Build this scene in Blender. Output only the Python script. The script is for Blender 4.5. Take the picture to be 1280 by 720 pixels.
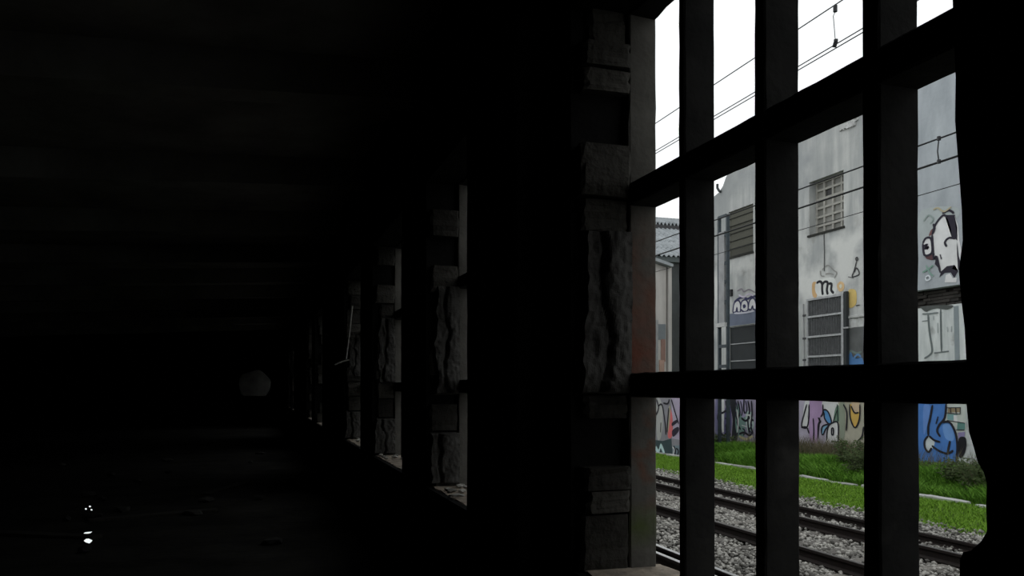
import bpy, bmesh, math, random
import numpy as np
from mathutils import Vector, noise

for o in list(bpy.data.objects):
    bpy.data.objects.remove(o)
SC = bpy.context.scene
COL = SC.collection
rng = random.Random(7)
NP = np.random.default_rng(11)

# ------------------------------------------------------------------ camera
# world: +Y runs along the corridor, +X through the window wall, eye at (0,0,0)
FPX = 1000.0
TAN = 322.0 / FPX
CY = 1 / math.sqrt(1 + TAN * TAN)
SY = TAN * CY
F2 = FPX * (1 + TAN * TAN)
cam = bpy.data.cameras.new('camera')
camo = bpy.data.objects.new('camera', cam)
COL.objects.link(camo)
cam.sensor_width = 36
cam.lens = 36 * FPX / 1280
PITCH = 0.4
cam.shift_y = (125 - FPX * math.tan(math.radians(PITCH))) / 1280
cam.clip_start = 0.05
cam.clip_end = 400
camo.rotation_euler = (math.radians(90 + PITCH), 0, -math.atan(TAN))
SC.camera = camo

# ------------------------------------------------------------------ sky and exposure
W = bpy.data.worlds.new('overcast_sky')
SC.world = W
W.use_nodes = True
bg = W.node_tree.nodes['Background']
bg.inputs[0].default_value = (0.95, 0.985, 1.0, 1)
bg.inputs[1].default_value = 1.12
vs = SC.view_settings
vs.view_transform = 'Standard'
vs.look = 'None'
vs.gamma = 1
vs.exposure = 0
vs.use_curve_mapping = False

# ------------------------------------------------------------------ materials
def lin(c):
    c = c / 255
    return c / 12.92 if c <= 0.04045 else ((c + 0.055) / 1.055) ** 2.4
def srgb(r, g, b):
    return (lin(r), lin(g), lin(b))

MATS = {}
def mat(name, a, b=None, scale=3.0, rough=0.9, bump=0.0, bscale=None, metal=0.0,
        stretch=(1, 1, 1), c=None, cscale=1.0, cthr=(0.5, 0.65), island=False, spec=0.3, objrand=False):
    """procedural surface: colour a mottled towards b, blotches of c, optional bump"""
    m = bpy.data.materials.new(name)
    m.use_nodes = True
    nt = m.node_tree
    N, L = nt.nodes, nt.links
    bs = N['Principled BSDF']
    bs.inputs['Roughness'].default_value = rough
    bs.inputs['Metallic'].default_value = metal
    bs.inputs['Specular IOR Level'].default_value = spec
    if b is None:
        b = tuple(x * 0.75 for x in a)
    tc = N.new('ShaderNodeTexCoord')
    mp = N.new('ShaderNodeMapping')
    mp.inputs['Scale'].default_value = stretch
    L.new(tc.outputs['Object'], mp.inputs[0])
    nz = N.new('ShaderNodeTexNoise')
    nz.inputs['Scale'].default_value = scale
    nz.inputs['Detail'].default_value = 6
    nz.inputs['Roughness'].default_value = 0.6
    L.new(mp.outputs[0], nz.inputs['Vector'])
    rp = N.new('ShaderNodeMapRange')
    rp.inputs[1].default_value = 0.33
    rp.inputs[2].default_value = 0.67
    if island:
        ge = N.new('ShaderNodeNewGeometry')
        src = ge.outputs['Random Per Island']
        rp.inputs[1].default_value = 0
        rp.inputs[2].default_value = 1
    elif objrand:
        oi = N.new('ShaderNodeObjectInfo')
        ad = N.new('ShaderNodeMath'); ad.operation = 'MULTIPLY_ADD'
        L.new(oi.outputs['Random'], ad.inputs[0]); ad.inputs[1].default_value = 0.5
        hf = N.new('ShaderNodeMath'); hf.operation = 'MULTIPLY'
        L.new(nz.outputs[0], hf.inputs[0]); hf.inputs[1].default_value = 0.5
        L.new(hf.outputs[0], ad.inputs[2])
        src = ad.outputs[0]
    else:
        src = nz.outputs[0]
    L.new(src, rp.inputs[0])
    mx = N.new('ShaderNodeMix')
    mx.data_type = 'RGBA'
    mx.inputs[6].default_value = (*a, 1)
    mx.inputs[7].default_value = (*b, 1)
    L.new(rp.outputs[0], mx.inputs[0])
    out = mx.outputs[2]
    if c is not None:
        n2 = N.new('ShaderNodeTexNoise')
        n2.inputs['Scale'].default_value = cscale
        n2.inputs['Detail'].default_value = 5
        L.new(tc.outputs['Object'], n2.inputs['Vector'])
        r2 = N.new('ShaderNodeMapRange')
        r2.inputs[1].default_value = cthr[0]
        r2.inputs[2].default_value = cthr[1]
        L.new(n2.outputs[0], r2.inputs[0])
        m2 = N.new('ShaderNodeMix')
        m2.data_type = 'RGBA'
        L.new(r2.outputs[0], m2.inputs[0])
        L.new(out, m2.inputs[6])
        m2.inputs[7].default_value = (*c, 1)
        out = m2.outputs[2]
    L.new(out, bs.inputs['Base Color'])
    if bump:
        nb = N.new('ShaderNodeTexNoise')
        nb.inputs['Scale'].default_value = bscale or scale * 6
        nb.inputs['Detail'].default_value = 6
        L.new(tc.outputs['Object'], nb.inputs['Vector'])
        bp = N.new('ShaderNodeBump')
        bp.inputs['Strength'].default_value = bump
        bp.inputs['Distance'].default_value = 0.02
        L.new(nb.outputs[0], bp.inputs['Height'])
        L.new(bp.outputs[0], bs.inputs['Normal'])
    MATS[name] = m
    return m

def paint(r, g, b):
    key = 'paint_%d_%d_%d' % (r, g, b)
    if key not in MATS:
        # what reads as (r,g,b) in the photo under the overcast light -> pigment albedo
        gm = (r + g + b) / 3
        col = tuple(min(0.8, lin(gm + (x - gm) * 0.8) * 1.75) for x in (r, g, b))
        mat(key, col, tuple(x * 0.82 for x in col), scale=2.5, rough=0.8)
    return MATS[key]

# interior concrete and plaster; dark wall and floor colours carry the hall's deep shade
mat('shade_dark_wall', (0.010, 0.0097, 0.009), (0.005, 0.005, 0.005), scale=2.0, rough=0.95, bump=0.5, bscale=14, spec=0.05)
mat('whitewash_ceiling', (0.34, 0.335, 0.31), (0.18, 0.175, 0.16), scale=1.2, rough=0.95, bump=0.4, bscale=9, spec=0.05)  # old grey whitewash on slab and beams
mat('shade_dark_floor', (0.045, 0.043, 0.039), (0.018, 0.0175, 0.016), scale=1.4, rough=0.9, bump=0.6, bscale=8, spec=0.05)
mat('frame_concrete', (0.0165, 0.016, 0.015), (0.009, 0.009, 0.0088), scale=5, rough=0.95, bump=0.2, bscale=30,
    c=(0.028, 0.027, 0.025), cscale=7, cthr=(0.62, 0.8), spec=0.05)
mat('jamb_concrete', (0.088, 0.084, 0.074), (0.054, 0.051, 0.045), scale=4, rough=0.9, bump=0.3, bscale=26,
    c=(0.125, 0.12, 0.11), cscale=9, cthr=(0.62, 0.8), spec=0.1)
def stain_band(m, col, z0, z1, soft, scale, thr):
    """old paint or moss splashed over a height band of a surface, broken up by noise"""
    nt = m.node_tree
    N, L = nt.nodes, nt.links
    bs = N['Principled BSDF']
    prev = bs.inputs['Base Color'].links[0].from_socket
    ge = N.new('ShaderNodeNewGeometry')
    sp = N.new('ShaderNodeSeparateXYZ')
    L.new(ge.outputs['Position'], sp.inputs[0])
    def ramp(a, b):
        r = N.new('ShaderNodeMapRange')
        r.inputs[1].default_value = a
        r.inputs[2].default_value = b
        L.new(sp.outputs[2], r.inputs[0])
        return r.outputs[0]
    nz = N.new('ShaderNodeTexNoise')
    nz.inputs['Scale'].default_value = scale
    nz.inputs['Detail'].default_value = 5
    L.new(ge.outputs['Position'], nz.inputs['Vector'])
    rn = N.new('ShaderNodeMapRange')
    rn.inputs[1].default_value = thr[0]
    rn.inputs[2].default_value = thr[1]
    L.new(nz.outputs[0], rn.inputs[0])
    f = rn.outputs[0]
    for g_ in (ramp(z0 - soft, z0 + soft), ramp(z1 + soft, z1 - soft)):
        mu = N.new('ShaderNodeMath')
        mu.operation = 'MULTIPLY'
        L.new(f, mu.inputs[0])
        L.new(g_, mu.inputs[1])
        f = mu.outputs[0]
    mx = N.new('ShaderNodeMix')
    mx.data_type = 'RGBA'
    L.new(f, mx.inputs[0])
    L.new(prev, mx.inputs[6])
    mx.inputs[7].default_value = (*col, 1)
    L.new(mx.outputs[2], bs.inputs['Base Color'])
MATS['jamb_stained'] = MATS['jamb_concrete'].copy()
MATS['jamb_stained'].name = 'jamb_stained'
stain_band(MATS['jamb_stained'], (0.100, 0.050, 0.035), 0.02, 0.60, 0.12, 4.5, (0.44, 0.68))
stain_band(MATS['jamb_stained'], (0.125, 0.034, 0.020), 0.02, 0.26, 0.07, 5, (0.40, 0.62))
stain_band(MATS['jamb_stained'], (0.095, 0.046, 0.030), -0.45, -0.08, 0.10, 9, (0.50, 0.70))
stain_band(MATS['jamb_stained'], (0.052, 0.066, 0.024), -0.60, -0.50, 0.05, 7, (0.34, 0.60))
mat('sill_concrete', (0.36, 0.30, 0.235), (0.17, 0.145, 0.115), scale=9, rough=0.9, bump=0.6, bscale=30)
mat('block_grey', (0.050, 0.047, 0.041), (0.022, 0.0205, 0.018), scale=7, rough=0.95, bump=0.8, bscale=22, objrand=True, spec=0.1)
mat('plaster_grey', (0.074, 0.071, 0.066), (0.042, 0.040, 0.037), scale=8, rough=0.95, bump=0.8, bscale=18, spec=0.1)
mat('rubble_pale', (0.34, 0.33, 0.30), (0.12, 0.115, 0.10), scale=8, rough=0.9, bump=0.4, bscale=30, objrand=True)
mat('rubble_dark', (0.05, 0.048, 0.043), (0.02, 0.02, 0.02), scale=8, rough=0.9, bump=0.4, bscale=30, objrand=True)
mat('old_wood', (0.05, 0.045, 0.038), (0.02, 0.018, 0.016), scale=5, stretch=(8, 8, 1), rough=0.85, bump=0.3)
mat('board_dark', (0.010, 0.009, 0.008), (0.006, 0.006, 0.005), scale=5, rough=0.95, spec=0.05)
mat('mirror_glass', (0.85, 0.87, 0.88), (0.85, 0.87, 0.88), rough=0.04, metal=1.0)
mat('end_plaster', (0.07, 0.068, 0.062), (0.03, 0.029, 0.027), scale=2, rough=0.95)
# outdoors
mat('facade_render', (0.60, 0.605, 0.58), (0.36, 0.375, 0.37), scale=1.3, stretch=(1, 2.6, 0.30), rough=0.92, bump=0.3, bscale=10,
    c=(0.33, 0.345, 0.35), cscale=0.55, cthr=(0.46, 0.66))
stain_band(MATS['facade_render'], (0.32, 0.335, 0.335), 6.0, 12, 0.8, 0.5, (0.34, 0.60))
stain_band(MATS['facade_render'], (0.26, 0.26, 0.24), 3.6, 4.7, 0.5, 2.6, (0.58, 0.76))
stain_band(MATS['facade_render'], (0.66, 0.665, 0.64), 2.0, 4.6, 0.4, 1.1, (0.40, 0.60))
mat('facade_blue', (0.47, 0.505, 0.53), (0.33, 0.36, 0.385), scale=1.1, stretch=(1, 1.4, 0.5), rough=0.92, bump=0.3, bscale=10)
mat('facade_dark', (0.15, 0.155, 0.155), (0.10, 0.105, 0.105), scale=2, rough=0.9)
mat('brick_dark', (0.055, 0.05, 0.045), (0.03, 0.028, 0.025), scale=5, rough=0.95, objrand=True, bump=0.4)
mat('white_panel', (0.74, 0.77, 0.76), (0.52, 0.555, 0.55), scale=2.2, stretch=(1, 2, 0.5), rough=0.9,
    c=(0.30, 0.31, 0.30), cscale=2.3, cthr=(0.58, 0.75))
mat('white_ledge', (0.62, 0.63, 0.62), (0.40, 0.40, 0.39), scale=4, rough=0.9)
mat('grid_concrete', (0.44, 0.43, 0.39), (0.30, 0.295, 0.265), scale=6, rough=0.9)
mat('pane_dusty', (0.28, 0.275, 0.25), (0.19, 0.19, 0.17), scale=3, rough=0.5, objrand=True)
mat('pane_dark', (0.03, 0.03, 0.03), (0.02, 0.02, 0.02), rough=0.4)
mat('olive_slat', (0.105, 0.104, 0.082), (0.075, 0.075, 0.060), scale=5, rough=0.85, objrand=True)
mat('olive_dark', (0.035, 0.036, 0.03), (0.022, 0.022, 0.02), scale=4, rough=0.9)
mat('door_steel', (0.036, 0.041, 0.043), (0.024, 0.028, 0.030), scale=2.5, rough=0.7, objrand=True)
mat('gate_steel', (0.46, 0.47, 0.48), (0.32, 0.325, 0.33), scale=8, rough=0.6)
mat('gate_infill', (0.17, 0.175, 0.18), (0.11, 0.113, 0.116), scale=8, rough=0.7)
mat('mast_steel', (0.062, 0.080, 0.094), (0.038, 0.048, 0.055), scale=6, rough=0.6)
mat('black_cable', (0.012, 0.012, 0.013), (0.008, 0.008, 0.008), rough=0.6)
mat('pipe_pale', (0.36, 0.365, 0.37), (0.25, 0.255, 0.26), rough=0.6)
mat('ballast_bed', (0.030, 0.028, 0.025), (0.018, 0.017, 0.015), scale=16, rough=0.95, bump=1.0, bscale=22)  # dark colour stands in for shade in the gaps between stones
mat('ballast_stone', (0.50, 0.48, 0.44), (0.08, 0.075, 0.068), rough=0.9, island=True)
mat('bounce_grit', (0.40, 0.385, 0.35), (0.26, 0.25, 0.225), scale=12, rough=0.95, bump=0.6, bscale=30)  # pale so that the added strip outside bounces light
mat('rail_rust', (0.020, 0.013, 0.011), (0.012, 0.0085, 0.0075), scale=14, rough=0.85)
mat('rail_worn', (0.16, 0.15, 0.145), (0.10, 0.09, 0.085), scale=20, rough=0.5, metal=0.6)
mat('rail_polished', (0.80, 0.80, 0.80), (0.66, 0.65, 0.64), scale=8, rough=0.3, metal=1.0)
mat('sleeper_wood', (0.20, 0.185, 0.165), (0.12, 0.11, 0.10), scale=6, rough=0.9, objrand=True, bump=0.4)
mat('verge_soil', (0.070, 0.120, 0.018), (0.055, 0.085, 0.018), scale=3, rough=0.95, c=(0.07, 0.06, 0.03), cscale=1.6, cthr=(0.6, 0.75))
mat('grass_short', (0.200, 0.370, 0.030), (0.125, 0.265, 0.020), rough=0.8, island=True)
mat('grass_tall', (0.170, 0.365, 0.036), (0.066, 0.170, 0.016), rough=0.8, island=True)
mat('grass_dry', (0.20, 0.17, 0.10), (0.085, 0.078, 0.05), rough=0.9, island=True)
mat('leaf_weed', (0.062, 0.090, 0.026), (0.032, 0.050, 0.014), rough=0.8, island=True)
mat('kerb_stone', (0.50, 0.50, 0.48), (0.32, 0.32, 0.30), scale=6, rough=0.9, objrand=True)
mat('sheet_roof', (0.36, 0.385, 0.40), (0.24, 0.26, 0.27), scale=1.5, rough=0.8)
mat('fascia_grey', (0.085, 0.10, 0.10), (0.07, 0.08, 0.08), scale=1, rough=0.8)
mat('shed_wall', (0.055, 0.060, 0.060), (0.035, 0.038, 0.038), scale=1, rough=0.9)
mat('pale_render', (0.58, 0.55, 0.52), (0.40, 0.38, 0.36), scale=1.2, stretch=(2, 2, 0.3), rough=0.9)
mat('insulator', (0.03, 0.03, 0.035), (0.02, 0.02, 0.02), rough=0.4)

# ------------------------------------------------------------------ helpers
WL = {}
def wloc(o):
    return WL.get(o.name, Vector((0, 0, 0))) if o else Vector((0, 0, 0))

def tag(o, label=None, cat=None, group=None, kind=None):
    if label: o['label'] = label
    if cat: o['category'] = cat
    if group: o['group'] = group
    if kind: o['kind'] = kind
    return o

def thing(name, loc, label=None, cat=None, group=None, kind=None):
    o = bpy.data.objects.new(name, None)
    o.empty_display_size = 0.1
    COL.objects.link(o)
    o.location = loc
    WL[o.name] = Vector(loc)
    return tag(o, label, cat, group, kind)

def link(name, me, parent=None, at=(0, 0, 0)):
    """object from mesh data whose origin sits at world position `at`"""
    o = bpy.data.objects.new(name, me)
    COL.objects.link(o)
    at = Vector(at)
    o.location = at - wloc(parent)
    o.parent = parent
    WL[o.name] = at
    return o

class MB:
    def __init__(s):
        s.v, s.f, s.mi = [], [], []
    def add(s, vs_, fs, mi=0):
        b = len(s.v)
        s.v += [tuple(p) for p in vs_]
        s.f += [tuple(b + i for i in q) for q in fs]
        s.mi += [mi] * len(fs)
        return s
    def box(s, x0, x1, y0, y1, z0, z1, mi=0):
        return s.add([(x0, y0, z0), (x1, y0, z0), (x1, y1, z0), (x0, y1, z0), (x0, y0, z1), (x1, y0, z1), (x1, y1, z1), (x0, y1, z1)],
                     [(3, 2, 1, 0), (4, 5, 6, 7), (0, 1, 5, 4), (1, 2, 6, 5), (2, 3, 7, 6), (3, 0, 4, 7)], mi)
    def prism_x(s, poly, x0, x1, mi=0):
        """poly of (y,z), extruded from x0 to x1"""
        n = len(poly)
        vs_ = [(x0, y, z) for y, z in poly] + [(x1, y, z) for y, z in poly]
        fs = [tuple(range(n)), tuple(range(2 * n - 1, n - 1, -1))]
        fs += [(i, n + i, n + (i + 1) % n, (i + 1) % n) for i in range(n)]
        return s.add(vs_, fs, mi)
    def prism_y(s, poly, y0, y1, mi=0):
        """poly of (x,z), extruded from y0 to y1"""
        n = len(poly)
        vs_ = [(x, y0, z) for x, z in poly] + [(x, y1, z) for x, z in poly]
        fs = [tuple(range(n)), tuple(range(2 * n - 1, n - 1, -1))]
        fs += [(i, n + i, n + (i + 1) % n, (i + 1) % n) for i in range(n)]
        return s.add(vs_, fs, mi)
    def tube(s, pts, r, n=6, mi=0):
        pts = [Vector(p) for p in pts]
        vs_, fs = [], []
        for i, p in enumerate(pts):
            d = (pts[min(i + 1, len(pts) - 1)] - pts[max(i - 1, 0)]).normalized()
            u = d.orthogonal().normalized() if i == 0 else (u - d * u.dot(d)).normalized()
            w = d.cross(u)
            for k in range(n):
                a = 2 * math.pi * k / n
                vs_.append(p + (u * math.cos(a) + w * math.sin(a)) * r)
        for i in range(len(pts) - 1):
            for k in range(n):
                fs.append((i * n + k, i * n + (k + 1) % n, (i + 1) * n + (k + 1) % n, (i + 1) * n + k))
        fs.append(tuple(range(n))[::-1])
        fs.append(tuple(range((len(pts) - 1) * n, len(pts) * n)))
        return s.add(vs_, fs, mi)
    def rough_bar(s, lo, hi, axis, n=14, ch=0.006, j=0.003, seed=0, mi=0):
        """bar with chamfered, slightly crumbled edges; axis is the long direction"""
        r = random.Random(seed)
        a, b = [k for k in range(3) if k != axis]
        A0, A1, B0, B1 = lo[a], hi[a], lo[b], hi[b]
        sec = [(A0 + ch, B0), (A1 - ch, B0), (A1, B0 + ch), (A1, B1 - ch), (A1 - ch, B1), (A0 + ch, B1), (A0, B1 - ch), (A0, B0 + ch)]
        vs_, fs = [], []
        for i in range(n + 1):
            t = lo[axis] + (hi[axis] - lo[axis]) * i / n
            for (p, q) in sec:
                c = [0, 0, 0]
                c[axis] = t
                c[a] = p + r.uniform(-j, j)
                c[b] = q + r.uniform(-j, j)
                vs_.append(c)
        for i in range(n):
            for k in range(8):
                fs.append((i * 8 + k, i * 8 + (k + 1) % 8, (i + 1) * 8 + (k + 1) % 8, (i + 1) * 8 + k))
        fs.append(tuple(range(8))[::-1])
        fs.append(tuple(range(n * 8, n * 8 + 8)))
        return s.add(vs_, fs, mi)
    def mesh(s, name, mats, off=(0, 0, 0), smooth=False):
        me = bpy.data.meshes.new(name)
        ox, oy, oz = off
        me.from_pydata([(x - ox, y - oy, z - oz) for x, y, z in s.v], [], s.f)
        for m in (mats if isinstance(mats, (list, tuple)) else [mats]):
            me.materials.append(MATS[m] if isinstance(m, str) else m)
        me.polygons.foreach_set('material_index', s.mi)
        if smooth:
            me.polygons.foreach_set('use_smooth', [True] * len(s.f))
        bm = bmesh.new()
        bm.from_mesh(me)
        bmesh.ops.recalc_face_normals(bm, faces=bm.faces)
        bm.to_mesh(me)
        bm.free()
        me.update()
        return me
    def build(s, name, mats, parent=None, at=None, smooth=False):
        if at is None:
            at = wloc(parent)
        return link(name, s.mesh(name, mats, at, smooth), parent, at)

ICO = None
def ico():
    global ICO
    if ICO is None:
        bm = bmesh.new()
        bmesh.ops.create_icosphere(bm, subdivisions=1, radius=1)
        bm.verts.ensure_lookup_table()
        ICO = (np.array([v.co[:] for v in bm.verts]), np.array([[v.index for v in f.verts] for f in bm.faces]))
        bm.free()
    return ICO

def rock_mesh(name, size, seed, m, flat=0.6):
    r = np.random.default_rng(seed)
    v, f = ico()
    v = v * (1 + r.uniform(-0.3, 0.25, (len(v), 1)))
    v = v * np.array(size) / 2
    v[:, 2] *= flat / 0.6
    v[:, 2] -= v[:, 2].min()
    me = bpy.data.meshes.new(name)
    me.from_pydata(v.tolist(), [], f.tolist())
    me.materials.append(MATS[m])
    return me

def np_mesh(name, v, f, m):
    me = bpy.data.meshes.new(name)
    k = f.shape[1]
    me.vertices.add(len(v))
    me.vertices.foreach_set('co', v.astype(np.float32).ravel())
    me.loops.add(f.size)
    me.loops.foreach_set('vertex_index', f.astype(np.int32).ravel())
    me.polygons.add(len(f))
    me.polygons.foreach_set('loop_start', np.arange(0, f.size, k, dtype=np.int32))
    me.materials.append(MATS[m])
    me.update(calc_edges=True)
    me.validate()
    return me

# survey: a point of the photograph that lies on the vertical plane X = const
def at_x(px, py, X):
    q = px - 318.0
    return X * (F2 / q - TAN), (485.0 - py) * X / (CY * q)

# ------------------------------------------------------------------ the hall
FLOOR = -1.5
WIN_IN, WALL_IN = 1.42, 1.19      # inner faces of window grille and of wall
WIN_OUT = 1.54
SILL, HEAD = -0.72, 1.50
WF, WW, PITCHW = 2.884, 1.75, 2.8  # far jamb of first window, opening width, spacing
NWIN = 11
END = 34.0

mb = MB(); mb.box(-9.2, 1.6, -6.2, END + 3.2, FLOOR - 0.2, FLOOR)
tag(mb.build('floor', 'shade_dark_floor'), 'concrete floor of the derelict hall, coloured dark for deep shade', kind='structure')

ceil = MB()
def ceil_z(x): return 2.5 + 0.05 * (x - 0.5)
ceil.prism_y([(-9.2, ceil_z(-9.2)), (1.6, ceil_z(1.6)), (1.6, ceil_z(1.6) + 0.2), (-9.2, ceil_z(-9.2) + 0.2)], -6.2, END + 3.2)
ceiling = tag(ceil.build('ceiling', 'whitewash_ceiling'), 'grey whitewashed roof slab of the hall', kind='structure')
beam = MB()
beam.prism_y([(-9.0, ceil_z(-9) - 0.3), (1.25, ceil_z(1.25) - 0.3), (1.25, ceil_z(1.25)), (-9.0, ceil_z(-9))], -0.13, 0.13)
beam_me = beam.mesh('beam', 'whitewash_ceiling')
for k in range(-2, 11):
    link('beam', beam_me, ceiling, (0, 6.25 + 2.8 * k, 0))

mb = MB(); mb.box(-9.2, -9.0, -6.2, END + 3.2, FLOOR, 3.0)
tag(mb.build('wall_left', 'shade_dark_wall'), 'distant side wall of the hall, coloured dark for shade', kind='structure')
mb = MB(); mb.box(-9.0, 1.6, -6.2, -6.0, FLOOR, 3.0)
tag(mb.build('wall_back', 'shade_dark_wall'), 'wall closing the hall, coloured dark for shade', kind='structure')
# end wall with a broken, rounded gap into a small lit room
mb = MB()
gx, gz, gw, gh = 0.02, 0.10, 0.62, 0.62
arc = [(gx + gw * math.cos(a) * (1 + 0.05 * math.sin(3 * a)), gz + max(-0.42, gh * math.sin(a) * (1 + 0.08 * math.cos(5 * a)))) for a in [math.pi * 2 * i / 24 for i in range(24)]]
outer = []
for (x, z) in arc:
    d = Vector((x - gx, z - gz)).normalized()
    t = min([( (1.2 - gx) / d.x) if d.x > 1e-6 else 1e9, ((-9.0 - gx) / d.x) if d.x < -1e-6 else 1e9,
             ((2.9 - gz) / d.y) if d.y > 1e-6 else 1e9, ((FLOOR - gz) / d.y) if d.y < -1e-6 else 1e9])
    outer.append((gx + d.x * t, gz + d.y * t))
def ring_quads(yy):
    return [(x, yy, z) for x, z in arc] + [(x, yy, z) for x, z in outer]
n = 24
qs = [(i, (i + 1) % n, n + (i + 1) % n, n + i) for i in range(n)]
mb.add(ring_quads(END), qs).add(ring_quads(END + 0.25), [q[::-1] for q in qs])
mb.add([(x, END, z) for x, z in arc] + [(x, END + 0.25, z) for x, z in arc], [(i, n + i, n + (i + 1) % n, (i + 1) % n) for i in range(n)])
# close the four corner triangles left by the fan
for (cx, cz) in ((-9.0, FLOOR), (-9.0, 2.9), (1.2, FLOOR), (1.2, 2.9)):
    mb.box(min(cx, cx * 0.0 + (0.5 if cx > 0 else -9.0)), max(cx, 0.5 if cx > 0 else -1.0), END + 0.02, END + 0.2,
           min(cz, cz + (0.8 if cz < 0 else -1.2)), max(cz, cz + (0.8 if cz < 0 else -1.2)))
tag(mb.build('wall_end', 'shade_dark_wall'), 'far end wall with a ragged hole, coloured dark for shade', kind='structure')
mb = MB(); mb.box(-9.0, 1.6, END + 3.0, END + 3.2, FLOOR, 3.0)
tag(mb.build('wall_beyond', 'end_plaster'), 'pale plaster wall of the room behind the ragged hole', kind='structure')

# window wall: sill band, head band, piers
wall = MB()
wall.box(WALL_IN, WIN_OUT, -6.2, END + 2.0, FLOOR - 1.2, SILL)
wall.box(WALL_IN, WIN_OUT, -6.2, END + 3.2, HEAD, 3.2)
wall.box(WALL_IN, WIN_OUT, END + 2.9, END + 3.2, FLOOR - 1.2, HEAD)
for k in range(NWIN):
    y0 = WF + PITCHW * k + 0.05
    y1 = WF + PITCHW * (k + 1) - WW
    if k == NWIN - 1: y1 = END + 0.3
    wall.box(WALL_IN, WIN_OUT, y0, y1, SILL, HEAD)
# near pier with its crumbled edge (outline read off the opening)
edge = [(1191, -60), (1193, 12), (1196, 96), (1195, 150), (1199, 205), (1203, 262), (1204, 300), (1199, 340), (1202, 375), (1206, 410),
        (1208, 450), (1206, 478), (1208, 506), (1211, 540), (1217, 560), (1222, 578), (1229, 590), (1233, 604), (1232, 632), (1233, 664), (1226, 676),
        (1213, 688), (1203, 690), (1199, 700), (1198, 740), (1194, 800), (1196, 860)]
pts = [at_x(x, y, WALL_IN) for x, y in edge]
poly = [(-6.2, HEAD)] + [(y, min(HEAD, max(SILL, z))) for y, z in pts] + [(-6.2, SILL)]
wall.prism_x(poly, WALL_IN, WIN_OUT)
wall_right = tag(wall.build('wall_right', 'shade_dark_wall'), 'thick dark window wall with crumbling edges', kind='structure')

# concrete pilaster on the first pier
mb = MB()
mb.rough_bar((1.024, 3.15, FLOOR), (1.20, 3.934, 2.55), 2, n=26, ch=0.012, j=0.002, seed=3)
tag(mb.build('trim_1', 'shade_dark_wall'), 'concrete pilaster between two windows, coloured dark for shade', kind='structure')

# window grilles ----------------------------------------------------------
MULL = [(2.455, 2.497), (1.996, 2.050), (1.547, 1.605)]
def grille_meshes(seed):
    r = {}
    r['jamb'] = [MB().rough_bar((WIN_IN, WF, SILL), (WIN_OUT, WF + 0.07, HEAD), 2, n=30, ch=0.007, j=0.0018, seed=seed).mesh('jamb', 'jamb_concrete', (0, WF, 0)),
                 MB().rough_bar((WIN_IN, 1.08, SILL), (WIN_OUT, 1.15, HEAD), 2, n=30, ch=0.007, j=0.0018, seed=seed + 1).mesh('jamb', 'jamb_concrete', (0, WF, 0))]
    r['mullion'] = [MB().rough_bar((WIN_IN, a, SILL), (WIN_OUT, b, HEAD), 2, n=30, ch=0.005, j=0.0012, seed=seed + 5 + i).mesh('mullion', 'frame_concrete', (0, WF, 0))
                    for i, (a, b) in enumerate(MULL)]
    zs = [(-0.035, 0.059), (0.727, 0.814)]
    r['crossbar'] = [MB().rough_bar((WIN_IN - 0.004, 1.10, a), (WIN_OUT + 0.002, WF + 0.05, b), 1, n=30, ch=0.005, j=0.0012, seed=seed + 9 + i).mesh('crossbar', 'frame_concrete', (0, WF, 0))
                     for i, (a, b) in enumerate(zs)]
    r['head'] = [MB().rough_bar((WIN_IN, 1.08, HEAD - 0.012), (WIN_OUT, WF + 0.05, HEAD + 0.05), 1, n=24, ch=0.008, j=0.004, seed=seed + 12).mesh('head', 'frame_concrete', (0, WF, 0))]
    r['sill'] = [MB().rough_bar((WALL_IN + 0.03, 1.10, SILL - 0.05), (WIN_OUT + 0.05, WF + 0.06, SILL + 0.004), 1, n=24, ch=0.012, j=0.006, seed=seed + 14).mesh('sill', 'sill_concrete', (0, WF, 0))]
    return r
GM = grille_meshes(20)
BOARDED = (4, 7, 8)
for k in range(NWIN):
    yk = WF + PITCHW * k
    w = thing('window_%d' % (k + 1), (WIN_IN, yk, SILL), kind='structure')
    for nm, lst in GM.items():
        for me in lst:
            if nm == 'jamb' and k == 0:
                me = me.copy()
                me.materials[0] = MATS['jamb_stained']
            link(nm, me, w, (0, yk, 0))
    if k in BOARDED:
        bd = MB().box(WALL_IN + 0.03, WALL_IN + 0.055, -WW - 0.03, 0.04, 0, 0.30).mesh('board', 'board_dark')
        for i in range(8):
            link('board', bd, w, (0, yk, SILL + i * 0.278))

# broken blockwork of the far reveals ---------------------------------------
def block_mesh(name, sx, sy, sz, seed, m='block_grey'):
    """roughly dressed block, origin at its far lower outer corner: x 0..-sx, y 0..sy, z 0..sz"""
    b = MB().rough_bar((-sx, 0, 0), (0, sy, sz), 2, n=5, ch=0.014, j=0.007, seed=seed)
    return b.mesh(name, m)
# (z0, z1, x of inner end, proud in y) for the first window, read off the photograph
COURSES = [(-0.72, -0.50, 1.215, 0.00), (-0.49, -0.405, 1.235, 0.012), (-0.40, -0.31, 1.225, 0.02), (-0.295, -0.13, 1.30, -0.06), (-0.12, -0.03, 1.235, -0.01),
           (0.62, 0.745, 1.22, -0.012), (0.755, 0.955, 1.205, 0.022), (0.97, 1.16, 1.31, -0.07), (1.17, 1.255, 1.225, 0.01), (1.265, 1.36, 1.215, 0.022), (1.37, 1.50, 1.26, -0.02)]
for i, (z0, z1, xi, pr) in enumerate(COURSES):
    me = block_mesh('block', WIN_IN - xi, 0.085, z1 - z0, 100 + i)
    link('block', me, wall_right, (WIN_IN, WF - pr, z0))
VAR = [block_mesh('block', sx, 0.09, 0.19, 140 + i) for i, sx in enumerate((0.21, 0.18, 0.15, 0.19, 0.12, 0.20))]
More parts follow.
